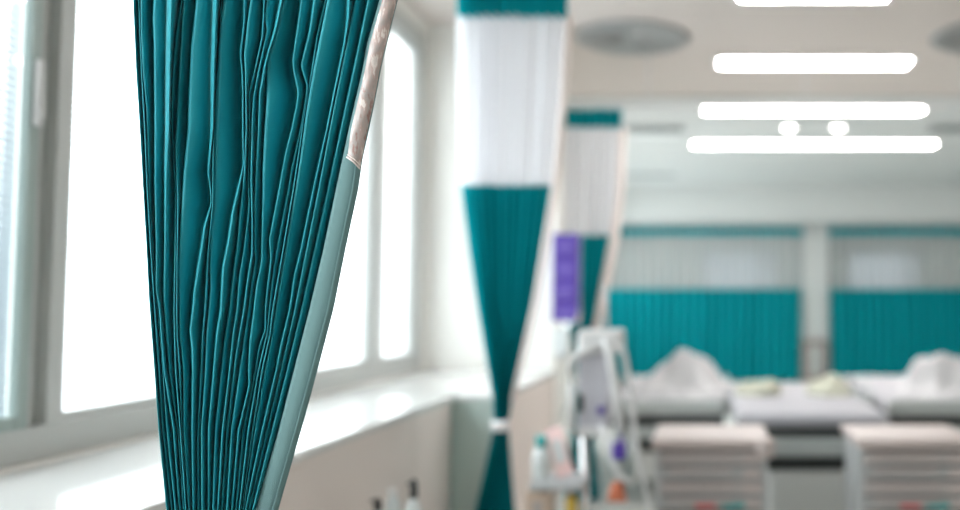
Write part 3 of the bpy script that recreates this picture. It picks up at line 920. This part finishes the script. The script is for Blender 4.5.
# orange pouch and purple clamp on the hoses
a, b = V(608, 480), V(627, 500)
o = empty('orange_pouch', V(617, 500, -.03), 'small orange pouch hanging below the purple clamp', 'pouch')
f = MB()
f.grid([[P(617 + (px - 617) * (0.55 + 0.45 * t), 482 + t * 20, YV - .06 - 0.025 * math.sin(PI * (px - 607) / 20) * math.sin(PI * min(t + .15, 1) * .9)) for px in range(607, 628, 2)] for t in [i / 8 for i in range(9)]])
f.grid([[P(617 + (px - 617) * (0.55 + 0.45 * t), 482 + t * 20, YV - .055 + 0.02 * math.sin(PI * (px - 607) / 20) * math.sin(PI * min(t + .15, 1) * .9)) for px in range(607, 628, 2)] for t in [i / 8 for i in range(9)]])
f.build('pouch_body', M['orange'], o)
MB().tube([V(617, 483, -.058), V(616.5, 474, -.06), V(616, 468, -.06)], 0.004, 8).build('hanging_loop', M['white'], o)
o = empty('hose_clamp', V(621, 448, -.05), 'purple clamp gripping the white hose of the ventilator', 'clamp')
a, b = V(614.5, 440), V(627.5, 457)
MB().box(a.x, b.x, YV - 0.085, YV - 0.03, b.z, a.z, 0.012).build('clamp_body', M['purple'], o)
MB().tube([V(621, 443, -.09), V(621, 436, -.095)], 0.008, 10).build('screw_knob', M['purple_pale'], o)

# ------------------------------------------------------------------ drawer trolleys
YT = 4.0


def trolley(l, r, label):
    a, b = P(l, 439, YT), P(r, 439, YT)
    x0, x1, zt_ = a.x, b.x, a.z
    t = empty('drawer_trolley', ((x0 + x1) / 2, YT + .24, 0), label, 'trolley', 'drawer trolleys by the beds')
    f = MB()
    f.box(x0, x0 + .02, YT + .03, YT + .46, 0.12, zt_ - .045).box(x1 - .02, x1, YT + .03, YT + .46, 0.12, zt_ - .045)
    f.box(x0, x1, YT + .44, YT + .46, 0.12, zt_ - .045).box(x0, x1, YT + .03, YT + .46, 0.10, 0.12)
    f.build('carcass', M['grey'], t)
    MB().box(x0 - .015, x1 + .015, YT - .01, YT + .48, zt_ - .045, zt_, 0.014).build('top', M['trolley_pink'], t)
    MB().lathe([(0.001, -0.05), (0.03, -0.047), (0.045, -0.02), (0.045, .02), (0.03, 0.042), (0.001, 0.045)], (x1 - 0.01, YT - .005, zt_ - .035), 20).build('corner_bumper', M['trolley_pink'], t)
    n = 9
    zz = zt_ - .060
    for k in range(n):
        h = 0.058
        z1, z0 = zz - k * 0.066, zz - k * 0.066 - h
        d = MB().box(x0 + .022, x1 - .022, YT + .02, YT + .43, z0, z1, 0.006).build('drawer', M['trolley'] if k % 2 == 0 else M['drawer_grey'], t)
        MB().obox((x0 + .06, YT + 0.004, z1 - .017), (x1 - .16, YT + .004, z1 - .017), 0.02, 0.014, 0.003).build('handle', M['trolley_pink'], d)
        MB().box(x1 - .11, x1 - .035, YT + .012, YT + .022, z0 + .012, z1 - .012, .003).build('catch', M['trolley_pink'], d)
        if k in (3, 4):
            MB().box(x0 + .18, x0 + .27, YT + .010, YT + .021, z0 + .008, z1 - .03, .002).build('colour_label', M['red'], d)
            MB().box(x0 + .30, x0 + .40, YT + .010, YT + .021, z0 + .008, z1 - .03, .002).build('colour_label', M['tealcap'], d)
    for xx in (x0 + .05, x1 - .05):
        for yy in (YT + .08, YT + .41):
            MB().tube([(xx - .012, yy, .05), (xx + .012, yy, .05)], 0.05, 16).build('caster', M['dark'], t)
            MB().box(xx - .02, xx + .02, yy - .02, yy + .02, 0.08, 0.102).build('caster_fork', M['steel'], t)


trolley(655, 768, 'beige drawer trolley left of the middle bed')
trolley(860, 974, 'beige drawer trolley right of the middle bed')


# ------------------------------------------------------------------ beds
def bed(cx, Yf, w, L, zm, th, label, rails=True, pale=True):
    b_ = empty('hospital_bed', (cx, Yf + L / 2, 0), label, 'bed')
    x0, x1 = cx - w / 2, cx + w / 2
    mt = MB().box(x0, x1, Yf + .05, Yf + L, zm - th, zm, min(.045, th * .45)).build('mattress', M['sheet'], b_)
    f = MB()
    f.box(x0 + .02, x1 - .02, Yf + .03, Yf + L, zm - th - .05, zm - th - 0.002, 0.01)
    f.build('mattress_deck', M['dark'], b_)
    f = MB()
    f.box(x0 + .05, x1 - .05, Yf + .02, Yf + .09, zm - th - .15, zm - th - .052, 0.02)
    f.box(x0 + .05, x0 + .10, Yf + .06, Yf + L, zm - th - .20, zm - th - .13).box(x1 - .10, x1 - .05, Yf + .06, Yf + L, zm - th - .20, zm - th - .13)
    f.box(x0 + .15, x1 - .15, Yf + .3, Yf + .4, zm - th - .15, zm - th - .05).box(x0 + .15, x1 - .15, Yf + L - .5, Yf + L - .4, zm - th - .15, zm - th - .05)
    f.build('bed_frame', M['bed_grey'], b_)
    MB().box(x0 + .18, x1 - .18, Yf + .06, Yf + L - .35, 0.13, zm - th - .235, 0.02).build('base_cover', M['bed_pale'], b_)
    MB().box(x0 + .16, x1 - .16, Yf + .12, Yf + L - .4, zm - th - .235, zm - th - .152, 0.0).build('lift_unit', M['dark'], b_)
    for xx in (x0 + .1, x1 - .1):
        for yy in (Yf + .2, Yf + L - .2):
            MB().tube([(xx - .015, yy, .065), (xx + .015, yy, .065)], 0.065, 16).build('caster', M['dark'], b_)
            MB().box(xx - .025, xx + .025, yy - .03, yy + .03, 0.10, zm - th - .2, .004).build('leg', M['bed_grey'], b_)
    MB().box(x0, x1, Yf + L, Yf + L + .05, zm - th - .15, zm + .015, 0.007).build('headboard', M['bed_pale'], b_)
    if rails:
        for xx in (x0 - .03, x1 + .03):
            f = MB()
            f.tube([(xx, Yf + .45, zm - .05), (xx, Yf + .45, zm + .03), (xx, Yf + .5, zm + .06), (xx, Yf + 1.4, zm + .06), (xx, Yf + 1.45, zm + .03), (xx, Yf + 1.45, zm - .05)], 0.014, 10)
            f.box(xx - .012, xx + .012, Yf + .45, Yf + 1.45, zm - .12, zm - .04, .003)
            f.build('side_rail', M['bed_grey'], b_)
        MB().box(x0, x1, Yf - .01, Yf + .04, zm - .10, zm + .015, 0.02).build('footboard', M['bed_grey'], b_)
    return b_


zb = P(815, 416, 4.75).z
bed(P(814, 400, 4.75).x, 4.75, 0.83, 1.75, zb, 0.07, 'middle hospital bed seen foot first between the two drawer trolleys', rails=False)
zl_ = P(690, 393, 7.0).z
bed(-0.27, 6.4, 0.86, 2.05, zl_, 0.13, 'hospital bed behind the left drawer trolley with a white quilt heap')
bed(P(940, 390, 6.4).x + .06, 6.4, 0.86, 2.05, zl_, 0.13, 'hospital bed behind the right drawer trolley with a white quilt heap')


def heap(c, bumps, label, name='quilt', m_='quilt', seed=1, wd=.5, ln=.4):
    """a crumpled quilt heaped on a mattress: height field over bumps, closed below"""
    rnd = random.Random(seed)
    N = 36
    ph = [rnd.uniform(0, 6) for _ in range(8)]
    rows = []
    for j in range(N + 1):
        r = []
        for i in range(N + 1):
            u, v = 2 * i / N - 1, 2 * j / N - 1
            k = max(abs(u), abs(v), 1e-6)
            rr = math.sqrt(u * u + v * v)
            u2, v2 = (u * k / rr, v * k / rr) if rr > 1e-6 else (0, 0)
            x, y = u2 * wd, v2 * ln
            h = 0
            for bx, by, bh, br in bumps:
                d2 = ((x - bx) ** 2 + (y - by) ** 2) / br ** 2
                h += bh * math.exp(-d2 * 1.6)
            edge = max(0, 1 - (u2 * u2 + v2 * v2)) ** 0.32
            fold = 0.022 * math.sin(17 * x + 6 * y + ph[0] + 2 * math.sin(7 * y + ph[1])) + 0.014 * math.sin(31 * x - 14 * y + ph[2]) + 0.010 * math.sin(40 * y + 9 * x + ph[3])
            r.append(Vector((c[0] + x, c[1] + y, c[2] + edge * (h + .04 + fold))))
        rows.append(r)
    m2 = MB().grid(rows)
    low = [[Vector((p.x, p.y, c[2])) for p in r] for r in rows]
    m2.grid(low)
    bmesh.ops.remove_doubles(m2.bm, verts=m2.bm.verts, dist=1e-5)
    o = m2.build(name, M[m_])
    o.modifiers.new('soft', 'SUBSURF').render_levels = 1
    return tag(o, label, 'quilt' if name == 'quilt' else 'linen')


cL = P(684, 380, 7.05)
heap((cL.x, 7.05, zl_), [(0.10, 0, .21, .17), (-0.06, 0.03, .19, .17), (-0.24, 0, .13, .15), (.24, .05, .12, .16)], 'crumpled white quilt heaped on the bed behind the left drawer trolley', seed=4, wd=.40, ln=.36)
cR = P(938, 380, 7.05)
heap((cR.x, 7.05, zl_), [(-0.04, 0, .21, .18), (.12, 0.02, .17, .17), (-.2, .05, .13, .15), (.26, 0, .12, .15)], 'crumpled white quilt heaped on the bed behind the right drawer trolley', seed=9, wd=.36, ln=.36)
for px, lab, sd in ((758, 'cream folded linen on the middle bed, left of the column', 21), (868, 'cream folded linen on the middle bed, right of the column', 22)):
    c = P(px, 386, 5.9)
    xx = max(P(814, 400, 4.75).x - .24, min(P(814, 400, 4.75).x + .24, c.x))
    heap((xx, 5.9, zb), [(0, 0, .06, .2)], lab, 'folded_linen', 'cream', sd, .16, .2)

# service box on the far column
a, b = P(801, 340, 14.45), P(829, 381, 14.45)
o = empty('service_unit', ((a.x + b.x) / 2, 14.5, b.z), 'grey-brown service unit on the pale column at the far wall', 'wall unit')
MB().box(a.x, b.x, 14.40, 14.6, b.z, a.z, 0.03).build('housing', M['brown'], o)
MB().box((a.x + b.x) / 2 - .09, (a.x + b.x) / 2 + .09, 14.37, 14.41, b.z + .1, a.z - .1, 0.01).build('front_panel', M['bed_grey'], o)

# ------------------------------------------------------------------ bottles on a small trolley at the ledge
zt2 = P(413, 538, 3.0).z
pt = P(413, 520, 3.0)
t = empty('dressing_trolley', (-1.02, 3.05, 0), 'low steel trolley in front of the beige ledge carrying pump bottles', 'trolley')
x0, x1, y0, y1 = -1.20, -0.88, 2.72, 3.13
MB().box(x0, x1, y0, y1, zt2 - .02, zt2, .004).build('top_tray', M['steel'], t)
MB().box(x0, x1, y0, y1, .22, .24, .004).build('lower_tray', M['steel'], t)
for xx in (x0 + .015, x1 - .015):
    for yy in (y0 + .015, y1 - .015):
        MB().tube([(xx, yy, .05), (xx, yy, zt2 - .002)], .01, 10).build('leg', M['steel'], t)
        MB().tube([(xx - .01, yy, .03), (xx + .01, yy, .03)], .03, 12).build('caster', M['dark'], t)


def pump(px, Y, k, label):
    c = P(px, 500, Y)
    c.z = zt2
    s = k
    o = empty('pump_bottle', c, label, 'bottle', 'pump bottles before the ledge')
    MB().lathe([(0.001, 0), (0.024, 0), (0.026, .01 * s), (0.026, .075 * s), (0.018, .10 * s), (0.011, .11 * s), (0.011, .115 * s)], c).build('body', M['clear'], o)
    cap = MB().lathe([(0.012, .112 * s), (0.0135, .115 * s), (0.0125, .15 * s), (0.007, .165 * s), (0.001, .167 * s)], c)
    cap.obox(c + Vector((0, 0, .158 * s)), c + Vector((-.018, -.02, .155 * s)), .009, .008, .002)
    cap.build('pump_head', M['dark'], o)


pump(413.5, 3.0, 1.17, 'clear bottle with a black pump head before the beige ledge')
pump(378, 3.0, 0.80, 'shorter bottle with a black pump head nearer the large curtain')
c = P(393, 500, 3.08)
c.z = zt2
o = empty('gel_bottle', c, 'small cloudy capped bottle between the two pump bottles', 'bottle')
MB().lathe([(0.001, 0), (0.022, 0), (0.024, .01), (0.024, .10), (0.012, .12), (0.012, .125)], c).build('body', M['clear'], o)
MB().lathe([(0.014, .124), (0.014, .145), (0.001, .147)], c).build('cap', M['white'], o)

# ------------------------------------------------------------------ light: overcast daylight through seen and added windows plus the lamps
w = bpy.data.worlds.new('sky')
sc.world = w
w.use_nodes = True
bg = w.node_tree.nodes['Background']
bg.inputs[0].default_value = (0.93, 0.97, 1.0, 1)
bg.inputs[1].default_value = 5.5


def portal(loc, rot, sx, sy):
    l = bpy.data.lights.new('daylight_portal', 'AREA')
    l.shape = 'RECTANGLE'
    l.size, l.size_y = sx, sy
    l.cycles.is_portal = True
    o = bpy.data.objects.new('daylight_portal', l)
    o.location = loc
    o.rotation_euler = rot
    C.objects.link(o)


for a, b in WINS:
    portal((XW - 0.27, (a + b) / 2, (WZ0 + WZ1) / 2), (0, -PI / 2, 0), WZ1 - WZ0, b - a)
for a, b in FW:
    portal(((a + b) / 2, YB + .24, (fz0 + fz1) / 2), (-PI / 2, 0, 0), b - a, fz1 - fz0)

# ------------------------------------------------------------------ camera
cam = bpy.data.cameras.new('camera')
co = bpy.data.objects.new('camera', cam)
C.objects.link(co)
co.location = (0, 0, EYE)
co.rotation_euler = (PI / 2 + PITCH, 0, 0)
cam.sensor_width = 36
cam.lens = F * 36 / 960
cam.shift_x = -(VX - 480) / 960
cam.clip_start = 0.02
cam.dof.use_dof = True
cam.dof.focus_distance = Y1 * cp
cam.dof.aperture_fstop = 1.35
sc.camera = co

sc.view_settings.view_transform = 'Standard'
sc.view_settings.look = 'None'
sc.view_settings.gamma = 1
sc.view_settings.exposure = 0.6
sc.view_settings.use_curve_mapping = False
sc.cycles.use_denoising = True
sc.cycles.max_bounces = 10
sc.cycles.diffuse_bounces = 6
sc.cycles.transparent_max_bounces = 24
sc.cycles.sample_clamp_indirect = 8
